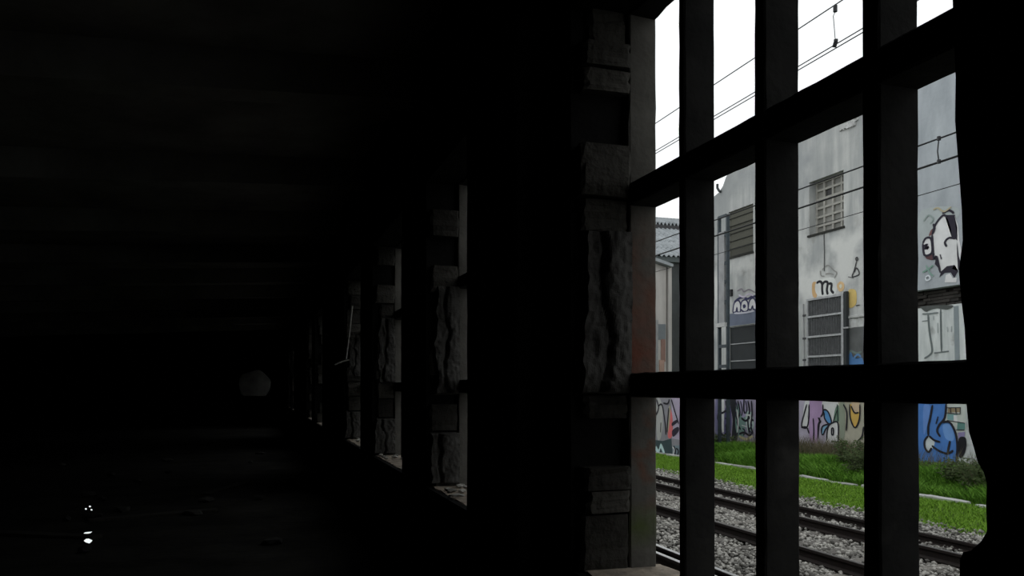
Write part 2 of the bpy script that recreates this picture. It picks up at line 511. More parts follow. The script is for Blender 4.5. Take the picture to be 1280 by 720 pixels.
for k in range(1, NWIN):
    if k in BOARDED: continue
    for i in range(11):
        r = rng.random()
        if r < 0.14: continue
        link('block', VAR[rng.randrange(6)], wall_right, (WIN_IN, WF + PITCHW * k - rng.uniform(-0.03, 0.025), SILL + 0.008 + i * 0.2015))

def plaster_patch(name, y, z0, z1, x0, x1, seed, m='plaster_grey'):
    """lumpy remains of plaster clinging to a reveal, facing -Y"""
    nx, nz = 26, max(12, int((z1 - z0) * 70))
    vs_, fs = [], []
    for j in range(nz + 1):
        z = z0 + (z1 - z0) * j / nz
        wob = 0.035 * noise.noise((seed, z * 5, 0)) + 0.015 * noise.noise((seed, z * 17, 3))
        for i in range(nx + 1):
            x = x0 + wob + (x1 - x0 - wob) * i / nx
            xg = x0 + 0.075 + 0.055 * noise.noise((seed, z * 4.0, 2)) + 0.022 * noise.noise((seed, z * 11, 7))
            gr = max(0.0, 1 - abs(x - xg) / 0.030)
            d = 0.014 * noise.noise((x * 12 + seed, z * 7, 1)) + 0.007 * noise.noise((x * 40, z * 30 + seed, 5))
            d += 0.012 + 0.022 * max(0.0, min(1.0, (x - xg) / 0.05 + 0.5)) - 0.034 * gr * gr * (0.6 + 0.8 * noise.noise((seed, z * 6, 11)))
            if i in (0,): d = -0.05
            if j in (0, nz): d = -0.05
            vs_.append((x, y - d, z))
    for j in range(nz):
        for i in range(nx):
            a = j * (nx + 1) + i
            fs.append((a, a + 1, a + nx + 2, a + nx + 1))
    # back skin for thickness
    b = len(vs_)
    vs_ += [(x, y + 0.06, z) for (x, _, z) in list(vs_)]
    fs += [tuple(b + i for i in q[::-1]) for q in fs]
    o = MB().add(vs_, fs).build(name, m, wall_right, smooth=False)
    return o
plaster_patch('plaster', WF + 0.005, -0.03, 0.63, 1.225, WIN_IN, 4.3)
for k in (1, 2, 3):
    plaster_patch('plaster', WF + PITCHW * k - 0.005, -0.15 + 0.1 * k, 0.75, 1.25, WIN_IN, 7.1 * k)
    plaster_patch('plaster', WF + PITCHW * k - 0.005, -0.70, -0.32, 1.21, WIN_IN, 3.7 * k + 1)

# rubble on the sills -------------------------------------------------------
CH = [rock_mesh('rubble_chunk', s, 200 + i, 'rubble_pale', 0.5) for i, s in enumerate([(0.09, 0.06, 0.035), (0.06, 0.05, 0.03), (0.13, 0.05, 0.03), (0.05, 0.04, 0.03)])]
ORD = {1: 'second', 2: 'third', 3: 'fourth', 5: 'sixth', 6: 'seventh'}
for k, cnt in ((1, 13), (2, 11), (3, 10), (5, 4), (6, 4)):
    for i in range(cnt):
        yy = WF + PITCHW * k - 0.06 - (i + 0.5) / cnt * (0.55 + 0.1 * k)
        o = link('rubble_chunk', CH[rng.randrange(4)], None, (rng.uniform(1.25, 1.46), yy, SILL + 0.006))
        o.rotation_euler.z = rng.uniform(0, 6.28)
        tag(o, 'pale rubble chunk lying on the sill of the %s grille window along the wall' % ORD[k], 'rubble', 'rubble chunks on window sills')
# broken laths hanging in the fourth window
for i, (a, b) in enumerate([((1.20, 11.15, 0.40), (1.27, 11.05, 1.12)), ((1.22, 11.0, 0.38), (1.02, 10.9, 0.31))]):
    o = MB().tube([a, (Vector(a) + Vector(b)) / 2 + Vector((0.004, 0, 0.01)), b], 0.011, 5).build('broken_lath', 'rubble_pale', at=a)
    tag(o, ['pale lath hanging upright in the fourth window opening', 'short pale lath sticking out from the fourth window opening'][i], 'lath')

# floor debris
FD = [rock_mesh('floor_rubble', s, 230 + i, 'rubble_dark', 0.5) for i, s in enumerate([(0.22, 0.16, 0.10), (0.15, 0.12, 0.08), (0.30, 0.18, 0.09)])]
for i in range(22):
    o = link('floor_rubble', FD[rng.randrange(3)], None, (rng.uniform(-4.2, 0.2), rng.uniform(7.5, 22), FLOOR))
    o.rotation_euler.z = rng.uniform(0, 6.28)
    tag(o, 'dark lump of rubble lying on the dark hall floor', 'rubble', 'rubble lumps on the hall floor')
for i, (x, y, a) in enumerate([(-1.1, 10.2, 0.3), (-0.4, 12.6, 1.2), (-2.1, 9.2, -0.5)]):
    o = MB().rough_bar((-0.7, -0.08, 0), (0.7, 0.08, 0.03), 0, n=6, ch=0.004, j=0.003, seed=i).build('fallen_plank', 'old_wood', at=(0, 0, 0))
    o.location = (x, y, FLOOR)
    o.rotation_euler.z = a
    tag(o, ['fallen plank beside the mirror shards on the floor', 'fallen plank lying alone far along the hall floor', 'fallen plank lying left of the mirror shards'][i], 'plank')

# mirror shards that catch the sky through a window
def shard(px, py, wpx, hpx, aim, seed, label):
    d = -FLOOR * FPX / (py - 485.0)
    q = px - 318.0
    X = d * CY * q / FPX
    Y = (d - X * SY) / CY
    p = Vector((X, Y, FLOOR + 0.03))
    h = ((-p).normalized() + (Vector(aim) - p).normalized()).normalized()
    u = Vector((0, 0, 1)).cross(h).normalized()
    v = h.cross(u)
    r = random.Random(seed)
    sw, sh = wpx * d / FPX / 2 * 1.25, hpx * d / FPX / 2 * 1.1
    pts_ = []
    for i in range(7):
        a = 2 * math.pi * i / 7 + r.uniform(-0.2, 0.2)
        k = r.uniform(0.8, 1.15)
        pts_.append(p + u * math.cos(a) * sw * k + v * math.sin(a) * sh * k)
    low = min(t.z for t in pts_)
    pts_ = [t + Vector((0, 0, FLOOR + 0.001 - low)) for t in pts_]
    m = MB()
    m.add(pts_ + [t - h * 0.004 for t in pts_], [tuple(range(7)), tuple(range(13, 6, -1))] + [(i, 7 + i, 7 + (i + 1) % 7, (i + 1) % 7) for i in range(7)])
    o = m.build('mirror_shard', 'mirror_glass', at=(p.x, p.y, FLOOR))
    tag(o, label, 'shard')
AIM = (1.48, WF + PITCHW * 3 - 0.634, 1.16)
shard(111, 679, 10, 7, AIM, 1, 'largest bright mirror shard lying on the dark floor')
shard(110, 667, 11, 2.6, AIM, 2, 'thin sliver of mirror just behind the largest shard')
for i, (a, b) in enumerate([(108, 637), (113, 634), (115, 638)]):
    shard(a, b, 2.2, 2, AIM, 5 + i, 'tiny glint of mirror glass on the floor beyond the thin sliver')
for o in bpy.data.objects:
    if o.get('label', '').startswith('tiny glint'): o['group'] = 'tiny mirror glints'

# ------------------------------------------------------------------ outdoors: ground
GZ = -2.30
mb = MB(); mb.box(1.55, 3.3, -12, 70, GZ - 0.3, GZ + 0.02)  # added pale strip, bounces daylight up to the hall ceiling
tag(mb.build('bounce_strip', 'bounce_grit'), 'pale strip added along the outer wall to bounce light onto the hall ceiling', kind='structure')
mb = MB(); mb.box(3.3, 10.9, -12, 70, GZ - 0.3, GZ - 0.035)
tag(mb.build('ballast_bed', 'ballast_bed'), 'gritty bed under the railway ballast, coloured dark for the shaded gaps', kind='structure')
# verge and embankment surfaces as gently uneven sheets with thickness
def sheet(name, x0, x1, y0, y1, nx, ny, zf, m, label):
    vs_, fs = [], []
    for j in range(ny + 1):
        for i in range(nx + 1):
            x = x0 + (x1 - x0) * i / nx
            y = y0 + (y1 - y0) * j / ny
            vs_.append((x, y, zf(x, y)))
    for j in range(ny):
        for i in range(nx):
            a = j * (nx + 1) + i
            fs.append((a, a + 1, a + nx + 2, a + nx + 1))
    o = MB().add(vs_, fs).build(name, m, smooth=True)
    return tag(o, label, kind='structure')
def verge_z(x, y):
    return GZ - 0.01 + 0.03 * noise.noise((x * 1.5, y * 1.5, 0)) + 0.02 * (x - 10.3)
def bank_z(x, y):
    t = max(0.0, min(1.0, (x - 13.2) / 1.6))
    return GZ + 0.02 + 0.22 * t * t * (3 - 2 * t) + 0.10 * noise.noise((x * 0.9, y * 0.7, 4))
sheet('grass_verge', 10.55, 13.2, -6, 60, 14, 200, verge_z, 'verge_soil', 'short green verge between ballast and kerb')
sheet('embankment', 13.15, 16.1, -6, 60, 14, 200, bank_z, 'verge_soil', 'overgrown bank rising to the warehouse wall')
mb = MB(); mb.box(13.1, 60, 26.4, 90, GZ - 0.4, GZ + 0.02)
tag(mb.build('yard_ground', 'verge_soil'), 'bare yard ground past the warehouse', kind='structure')

# ballast stones
v0, f0 = ico()
NS = 80000
sx = NP.uniform(3.3, 11.0, NS); sy = 2.5 + 25.5 * NP.uniform(0, 1, NS) ** 1.15
keep = (sx < 10.6) | (NP.uniform(0, 1, NS) < 0.45)
sx, sy = sx[keep], sy[keep]; NS = len(sx)
rad = NP.uniform(0.017, 0.039, NS)
rot = NP.uniform(0, 2 * np.pi, NS)
scl = NP.uniform(0.7, 1.25, (NS, 1, 3)); scl[:, 0, 2] *= 0.8
vv = v0[None] * (1 + NP.uniform(-0.25, 0.25, (NS, len(v0), 1))) * scl * rad[:, None, None]
ca, sa = np.cos(rot)[:, None], np.sin(rot)[:, None]
xx = vv[:, :, 0] * ca - vv[:, :, 1] * sa
yy = vv[:, :, 0] * sa + vv[:, :, 1] * ca
hz = GZ - 0.02 + NP.uniform(0, 0.055, NS)
V = np.stack([xx + sx[:, None], yy + sy[:, None], vv[:, :, 2] + hz[:, None]], 2).reshape(-1, 3)
Fc = (f0[None] + (np.arange(NS) * len(v0))[:, None, None]).reshape(-1, 3)
tag(link('ballast_stones', np_mesh('ballast_stones', V, Fc, 'ballast_stone')), 'grey railway ballast stones spread between the rails', 'ballast', kind='stuff')

# grass blades
def blades(name, m, x, y, z, h, w, lean, label):
    n_ = len(x)
    a = NP.uniform(0, 2 * np.pi, n_)
    b = NP.uniform(0, 2 * np.pi, n_)
    lx, ly = np.cos(b) * lean * h, np.sin(b) * lean * h
    dx, dy = np.cos(a) * w / 2, np.sin(a) * w / 2
    P = np.zeros((n_, 5, 3))
    P[:, 0] = np.stack([x - dx, y - dy, z], 1)
    P[:, 1] = np.stack([x + dx, y + dy, z], 1)
    P[:, 2] = np.stack([x + dx * .8 + lx * .35, y + dy * .8 + ly * .35, z + h * .6], 1)
    P[:, 3] = np.stack([x - dx * .8 + lx * .35, y - dy * .8 + ly * .35, z + h * .6], 1)
    P[:, 4] = np.stack([x + lx, y + ly, z + h], 1)
    T = np.array([[0, 1, 2], [0, 2, 3], [3, 2, 4]])
    Fb = (T[None] + (np.arange(n_) * 5)[:, None, None]).reshape(-1, 3)
    return tag(link(name, np_mesh(name, P.reshape(-1, 3), Fb, m)), label, 'grass', kind='stuff')
n1 = 110000
x = NP.uniform(10.55, 13.05, n1); y = NP.uniform(6, 34, n1)
k1 = NP.uniform(0, 1, n1) < np.clip((x - 10.6 - 0.25 * np.sin(y * 2.3) - 0.15 * np.sin(y * 5.1 + 1)) / 0.55, 0.04, 1)
x, y = x[k1], y[k1]
z = np.array([verge_z(a, b) - 0.01 for a, b in zip(x, y)])
blades('short_grass', 'grass_short', x, y, z, NP.uniform(0.03, 0.085, len(x)), 0.013, 0.8, 'short bright green grass on the trackside verge')
n2 = 95000
x = NP.uniform(13.35, 15.9, n2); y = NP.uniform(8, 26.5, n2)
ok = ~((y > 21.2) & (x < 13.95))
x, y = x[ok], y[ok]
z = np.array([bank_z(a, b) - 0.02 for a, b in zip(x, y)])
hh = np.array([0.24 + 0.16 * max(-0.5, noise.noise((a * 0.9, b * 0.6, 2))) for a, b in zip(x, y)]) * NP.uniform(0.7, 1.3, len(x))
blades('tall_grass', 'grass_tall', x, y, z, hh, 0.022, 0.75, 'lush tall green grass on the bank under the graffiti')
n3 = 5200
y = np.concatenate([NP.uniform(16.4, 20.6, 3000), NP.uniform(8, 23, n3 - 3000)])
x = NP.uniform(14.9, 15.92, n3)
z = np.array([bank_z(a, b) for a, b in zip(x, y)])
blades('dry_stems', 'grass_dry', x, y, z, NP.uniform(0.3, 0.72, n3), 0.010, 0.3, 'thin dry brown stems standing against the graffiti wall')

# weeds
def bush(px, py, X, h, r, n_, label):
    Y, _ = at_x(px, py, X)
    zb = bank_z(X, Y)
    t = thing('weed_bush', (X, Y, zb), label, 'bush', 'weed bushes on the bank')
    st = MB()
    P, Fq = [], []
    for s_ in range(9):
        a = rng.uniform(0, 6.28)
        e = rng.uniform(0.3, 1.0) * r
        top = Vector((X + math.cos(a) * e, Y + math.sin(a) * e, zb + h * rng.uniform(0.6, 1)))
        base = Vector((X + math.cos(a) * e * 0.3, Y + math.sin(a) * e * 0.3, zb - 0.05))
        st.tube([base, (base + top) / 2 + Vector((0, 0, 0.05)), top], 0.008, 4)
        for i in range(n_):
            q = base.lerp(top, rng.uniform(0.15, 1.02)) + Vector((rng.gauss(0, .09), rng.gauss(0, .09), rng.gauss(0, .05)))
            d = Vector((rng.gauss(0, 1), rng.gauss(0, 1), rng.gauss(0.3, .7))).normalized()
            s2 = d.orthogonal().normalized() * rng.uniform(.012, .028)
            L_ = rng.uniform(.06, .14)
            b_ = len(P)
            P += [q, q + d * L_ * .5 + s2, q + d * L_, q + d * L_ * .5 - s2]
            Fq.append((b_, b_ + 1, b_ + 2, b_ + 3))
    st.build('stem', 'grass_dry', t)
    MB().add(P, Fq).build('foliage', 'leaf_weed', t)
bush(1066, 575, 14.6, 0.80, 0.5, 150, 'dark tangled weed bush under the orange graffiti face')
bush(1080, 585, 14.2, 0.75, 0.5, 150, 'low dark weed bush beside the kerb below the orange graffiti')
bush(1205, 600, 14.6, 0.55, 0.6, 160, 'olive weed bush under the teal graffiti blocks')
bush(1228, 610, 14.2, 0.60, 0.6, 160, 'straggling weed bush by the rubble heap at the white wall')
bush(1170, 590, 15.2, 0.3, 0.5, 110, 'low weed bush below the blue graffiti figure')
bush(905, 556, 15.4, 0.5, 0.4, 110, 'small weed bush at the foot of the battened mast')

# kerb
kerb = thing('kerb', (13.1, 10, GZ), 'broken line of pale stone kerb along the verge', kind='structure')
KM = [MB().rough_bar((-0.07, 0.015, -0.12), (0.07, L_, 0.075), 1, n=5, ch=0.012, j=0.009, seed=300 + i).mesh('kerb_stone', 'kerb_stone') for i, L_ in enumerate((0.98, 0.98, 0.8))]
for i in range(30):
    o = link('kerb_stone', KM[i % 3], kerb, (13.12 + rng.uniform(-0.04, 0.04), 6 + i * 1.0, GZ + 0.035 + rng.uniform(-0.035, 0.015)))
    o.rotation_euler = (rng.uniform(-.02, .02), rng.uniform(-.1, .1), rng.uniform(-.03, .03))

# ------------------------------------------------------------------ rails
RT = -2.10
def rail_profile(x, top, h):
    hw, ww, fw = 0.036, 0.009, 0.07
    b = top - h
    return [(x - fw, b), (x + fw, b), (x + fw, b + 0.012), (x + ww, b + 0.035), (x + ww, top - 0.045), (x + hw, top - 0.035), (x + hw, top - 0.004),
            (x - hw, top - 0.004), (x - hw, top - 0.035), (x - ww, top - 0.045), (x - ww, b + 0.035), (x - fw, b + 0.012)]
def rail(parent, x, top, h, headmat, y0=-10, y1=70):
    r = MB().prism_y(rail_profile(x, top, h), y0, y1).build('rail', 'rail_rust', parent)
    MB().box(x - 0.030, x + 0.030, y0, y1, top - 0.005, top).build('railhead', headmat, r)
SLP = MB().rough_bar((-1.25, -0.12, -0.16), (1.25, 0.12, 0.0), 0, n=8, ch=0.012, j=0.006, seed=41).mesh('sleeper', 'sleeper_wood')
def track(xs, label, headmat, y0):
    xc = (xs[0] + xs[-1]) / 2
    t = thing('railway_track', (xc, 0, GZ), label, 'railway track', 'railway tracks outside')
    for x in xs:
        rail(t, x, RT, 0.16, headmat)
    for i in range(60):
        link('sleeper', SLP, t, (xc, y0 + i * 0.62, RT - 0.172))
track((3.46, 4.90, 5.13), 'railway track next to the hall with polished rail and check rail', 'rail_polished', 1.0)
track((6.92, 8.51), 'railway track in the middle of the ballast with dull rails', 'rail_worn', 1.2)
t = thing('buried_rail', (9.45, 0, GZ), 'single old rail half buried in ballast near the verge', 'rail')
rail(t, 9.45, RT - 0.05, 0.14, 'rail_rust')

# ------------------------------------------------------------------ overhead wires
def wire(parent, x, z, r, name):
    pts_ = [(x, y, z) for y in (-15, 5, 25, 45, 70)]
    return MB().tube(pts_, r, 6).build(name, 'black_cable', parent)
t = thing('overhead_line', (4.3, 0, 2.66), 'overhead line above the track next to the hall, with twin contact wires', 'overhead line')
wire(t, 4.3, 2.985, 0.005, 'messenger_wire')
wire(t, 4.285, 2.665, 0.0045, 'contact_wire')
wire(t, 4.335, 2.665, 0.0045, 'contact_wire')
yd = 5.14
MB().tube([(4.3, yd, 2.98), (4.3, yd, 2.93)], 0.016, 8).build('clamp', 'insulator', t)
MB().tube([(4.305, yd + 0.02, 2.66), (4.305, yd, 2.70), (4.305, yd, 2.715)], 0.016, 8).build('clamp', 'insulator', t)
MB().tube([(4.3, yd, 2.93), (4.29, yd + .01, 2.90), (4.3, yd + 0.012, 2.82), (4.3, yd + 0.004, 2.74), (4.3, yd, 2.71)], 0.003, 5).build('dropper', 'black_cable', t)
t = thing('overhead_line', (7.7, 0, 2.67), 'overhead line above the middle track, with a short dropper', 'overhead line')
wire(t, 7.7, 2.95, 0.010, 'messenger_wire')
wire(t, 7.7, 2.67, 0.013, 'contact_wire')
yd = 7.44
MB().tube([(7.7, yd, 2.95), (7.69, yd + 0.01, 2.80), (7.7, yd, 2.67)], 0.008, 6).build('dropper', 'black_cable', t)
MB().tube([(7.7, yd, 2.93), (7.7, yd, 2.975)], 0.022, 8).build('clamp', 'insulator', t)
MB().tube([(7.7, yd, 2.655), (7.7, yd, 2.70)], 0.022, 8).build('clamp', 'insulator', t)
tag(wire(None, 9.2, 2.80, 0.006, 'feeder_wire'), 'single thin feeder wire strung past the warehouse windows', 'wire')

# ------------------------------------------------------------------ warehouse across the tracks
XF = 16.0
wh = thing('warehouse', (XF, 18, GZ), 'grey rendered warehouse with recessed windows and graffiti', 'building')
YE = 26.5
TOPW = 6.8
A = (23.15, 24.63, 4.62, 6.23)        # window behind the slats
B = (18.80, 20.29, 4.62, 6.23)        # concrete grid window
S = (13.5, 17.75, 2.02, 2.47)         # dark slot under the overhang
G = (18.80, 20.20, -0.15, 2.55)       # gate opening
D = (22.40, 24.65, -0.25, 2.16)       # steel door
holes = [A, B, S, G, D]
def wall_cells(mb, x0, x1, y0, y1, z0, z1, holes):
    ys = sorted({y0, y1} | {v for h in holes for v in h[:2] if y0 < v < y1})
    zs = sorted({z0, z1} | {v for h in holes for v in h[2:] if z0 < v < z1})
    for i in range(len(ys) - 1):
        run = None
        for j in range(len(zs) - 1):
            cy_, cz_ = (ys[i] + ys[i + 1]) / 2, (zs[j] + zs[j + 1]) / 2
            solid = not any(h[0] < cy_ < h[1] and h[2] < cz_ < h[3] for h in holes)
            if solid and run is None: run = zs[j]
            if not solid and run is not None:
                mb.box(x0, x1, ys[i], ys[i + 1], run, zs[j]); run = None
        if run is not None: mb.box(x0, x1, ys[i], ys[i + 1], run, zs[-1])
mb = MB()
wall_cells(mb, XF, XF + 0.4, 17.75, YE, GZ - 0.3, TOPW, holes)
top = [(17.75, TOPW), (YE, TOPW), (26.5, 6.95), (25.6, 7.0), (25.25, 7.08), (24.98, 7.25), (24.80, 7.50), (24.60, 7.66), (24.1, 8.0), (23.4, 8.35), (17.75, 8.45)]
mb.prism_x(top, XF, XF + 0.4)
mb.box(XF + 0.4, 28, YE - 0.4, YE, GZ - 0.3, 6.9)
mb.box(XF + 0.4, 28, -4, YE - 0.4, 6.6, 6.8)
mb.build('wall', 'facade_render', wh)
mb = MB()
wall_cells(mb, XF, XF + 0.4, -4, 17.75, 2.02, 8.45, holes)
mb.build('wall', 'facade_blue', wh)
mb = MB(); mb.box(XF + 0.06, XF + 0.4, 13.5, 17.75, GZ - 0.3, 2.02); mb.build('painted_panel', 'white_panel', wh)
mb = MB(); mb.box(XF, XF + 0.4, -4, 13.5, GZ - 0.3, 2.47); mb.build('wall', 'facade_blue', wh)
mb = MB(); mb.box(XF + 0.9, XF + 1.0, 9, YE - 0.4, GZ, 6.6); mb.build('inner_wall', 'shed_wall', wh)
# slot: courses of dark bricks seen under the overhang
mb = MB(); mb.box(XF + 0.34, XF + 0.4, 13.5, 17.75, 2.02, 2.47); mb.build('slot_back', 'brick_dark', wh)
BR = MB().rough_bar((0, 0.006, 0.006), (0.09, 0.236, 0.078), 1, n=2, ch=0.006, j=0.004, seed=71).mesh('brick', 'brick_dark')
for r_ in range(5):
    for i in range(17):
        if rng.random() < 0.12: continue
        link('brick', BR, wh, (XF + 0.22 + rng.uniform(-0.05, 0.05), 13.55 + i * 0.242 + (r_ % 2) * 0.1, 2.03 + r_ * 0.084))
mb = MB(); mb.rough_bar((XF - 0.05, 17.76, 1.96), (XF + 0.05, 18.60, 2.03), 1, n=6, ch=0.01, j=0.008, seed=72); mb.build('ledge', 'white_ledge', wh)
mb = MB(); mb.rough_bar((XF - 0.012, 17.76, 1.70), (XF + 0.03, 18.60, 1.95), 1, n=8, ch=0.004, j=0.02, seed=73); mb.build('peeling_plaster', 'white_ledge', wh)
mb = MB(); mb.box(XF - 0.012, XF + 0.02, 17.76, 18.72, -0.4, 1.70); mb.build('grey_dado', 'facade_dark', wh)
# crumbling cornice patches
for i, (a, b, c_, d_) in enumerate([(1052, 1062, 158, 163), (1060, 1071, 150, 161), (1066, 1074, 146, 153)]):
    y1, z1 = at_x(a, d_, XF); y0, z0 = at_x(b, c_, XF)
    MB().rough_bar((XF - 0.05, y0, min(z0, z1)), (XF + 0.02, y1, max(z0, z1)), 1, n=6, ch=0.02, j=0.03, seed=80 + i).build('broken_cornice', 'white_ledge', wh)
# gutter end at the far eave
yg, zg = at_x(899, 234, XF)
MB().tube([(XF - 0.06, yg, zg + 0.12), (XF - 0.06, yg, zg - 0.02), (XF - 0.06, yg - 0.12, zg - 0.16), (XF - 0.06, yg - 0.2, zg - 0.2)], 0.045, 8).build('gutter_end', 'door_steel', wh)

# concrete grid window
gw_ = MB().box(XF + 0.26, XF + 0.30, B[0], B[1], B[2], B[2] + 0.06).build('window_grid', 'grid_concrete', wh)
NC, NR = 4, 6
cw, rh = (B[1] - B[0]) / NC, (B[3] - B[2]) / NR
vb = MB().box(XF + 0.24, XF + 0.32, -0.036, 0.036, B[2], B[3]).mesh('grid_bar', 'grid_concrete')
hb = MB().box(XF + 0.235, XF + 0.325, B[0], B[1], -0.032, 0.032).mesh('grid_bar', 'grid_concrete')
for i in range(NC + 1):
    link('grid_bar', vb, gw_, (0, B[0] + min(max(i * cw, .032), B[1] - B[0] - .032), 0))
for j in range(NR + 1):
    link('grid_bar', hb, gw_, (0, 0, B[2] + min(max(j * rh, .032), B[3] - B[2] - .032)))
pm = MB().box(XF + 0.285, XF + 0.295, 0.03, cw - 0.03, 0.03, rh - 0.03)
pmeshes = {True: pm.mesh('pane', 'pane_dark'), False: pm.mesh('pane', 'pane_dusty')}
for i in range(NC):
    for j in range(NR):
        dark = (i, j) in ((0, 2), (2, 4))
        link('pane', pmeshes[dark], gw_, (0, B[0] + i * cw, B[2] + j * rh))
MB().box(XF - 0.04, XF + 0.3, B[0] - 0.05, B[1] + 0.05, B[2] - 0.06, B[2]).build('window_sill', 'olive_dark', wh)
# slatted window
sw_ = MB().box(XF + 0.16, XF + 0.20, A[0], A[1], A[2], A[3]).build('slatted_window', 'olive_dark', wh)
sl = MB().prism_y([(XF + 0.055, 0.0), (XF + 0.095, 0.0), (XF + 0.105, 0.264), (XF + 0.065, 0.264)], A[0], A[1]).mesh('slat', 'olive_slat')
lp = MB().box(XF + 0.035, XF + 0.10, A[0], A[1], -0.010, 0.010).mesh('slat_lip', 'olive_dark')
for j in range(6):
    link('slat', sl, sw_, (0, 0, A[2] + 0.02 + j * 0.268))
    link('slat_lip', lp, sw_, (0, 0, A[2] + 0.02 + j * 0.268))
MB().box(XF - 0.04, XF + 0.16, A[0] - 0.03, A[1] + 0.03, A[2] - 0.07, A[2]).build('window_sill', 'olive_dark', wh)
# thin tube standing in for a dark streak on the wall, and vent
MB().tube([(XF - 0.015, 19.62, 4.56), (XF - 0.015, 19.60, 4.0), (XF - 0.015, 19.61, 3.45)], 0.016, 6).build('streak_tube', 'facade_dark', wh)
yv, zv = at_x(915, 366, XF)
MB().box(XF - 0.06, XF + 0.02, yv - 0.06, yv + 0.06, zv - 0.12, zv + 0.12).build('vent_box', 'black_cable', wh)
# steel sectional door
dr = MB().box(XF + 0.14, XF + 0.18, D[0], D[1], D[2], D[3]).build('steel_door', 'door_steel', wh)
dpm = MB().box(XF + 0.08, XF + 0.14, D[0] + 0.01, D[1] - 0.01, 0.02, 0.59).mesh('door_panel', 'door_steel')
lip = MB().box(XF + 0.055, XF + 0.10, D[0] + 0.01, D[1] - 0.01, -0.012, 0.022).mesh('panel_lip', 'gate_steel')
for j in range(4):
    link('door_panel', dpm, dr, (0, 0, D[2] + j * 0.60))
    link('panel_lip', lip, dr, (0, 0, D[2] + j * 0.60 + 0.59))
MB().box(XF - 0.006, XF + 0.02, 22.3, 24.75, 2.18, 2.62).build('painted_band', paint(86, 94, 112), wh)

# grille gate: a framed leaf hung on the wall
gy0, gy1, gz0, gz1 = 18.68, 20.28, -0.20, 2.68
gate = thing('grille_gate', (XF - 0.09, 19.6, gz0), 'grey steel grille gate with four crossbars hung on the warehouse wall', 'gate')
XG = XF - 0.10
for nm, a, b in (('stile', gy0, gy0 + 0.09), ('stile', gy1 - 0.06, gy1)):
    MB().box(XG - 0.03, XG + 0.03, a, b, gz0, gz1).build(nm, 'gate_steel', gate)
for zc in (gz1 - 0.03, 2.13, 1.53, 0.94, 0.35, gz0 + 0.03):
    MB().box(XG - 0.032, XG + 0.02, gy0, gy1, zc - 0.028, zc + 0.028).build('crossbar', 'gate_steel', gate)
inf = MB()
for i in range(22):
    yb = gy0 + 0.1 + i * (gy1 - gy0 - 0.18) / 21
    inf.box(XG, XG + 0.018, yb - 0.012, yb + 0.012, gz0 + 0.03, gz1 - 0.03)
tag(inf.build('bar_infill', 'gate_infill', gate), kind='stuff')
MB().box(XG + 0.05, XG + 0.07, gy0 + 0.02, gy1 - 0.02, gz0 + 0.02, gz1 - 0.02).build('opening_shade_sheet', 'door_steel', gate)  # dark sheet stands in for the shaded opening behind the gate
MB().tube([(XG, gy1 + 0.14, gz0), (XG, gy1 + 0.13, 1.0), (XG, gy1 + 0.16, 2.55)], 0.025, 6).build('hinge_pole', 'pipe_pale', gate)
for zc in (0.3, 0.85, 1.5, 2.2):
    MB().box(XG - 0.03, XG + 0.03, gy1, gy1 + 0.17, zc - 0.03, zc + 0.03).build('hinge', 'insulator', gate)
MB().box(XG - 0.03, XG + 0.06, gy0 - 0.12, gy0 - 0.01, gz0, gz1 + 0.05).build('latch_post', 'door_steel', gate)
MB().box(XG - 0.05, XG - 0.01, gy0 - 0.22, gy0 + 0.02, 1.68, 1.72).build('latch', 'gate_steel', gate)

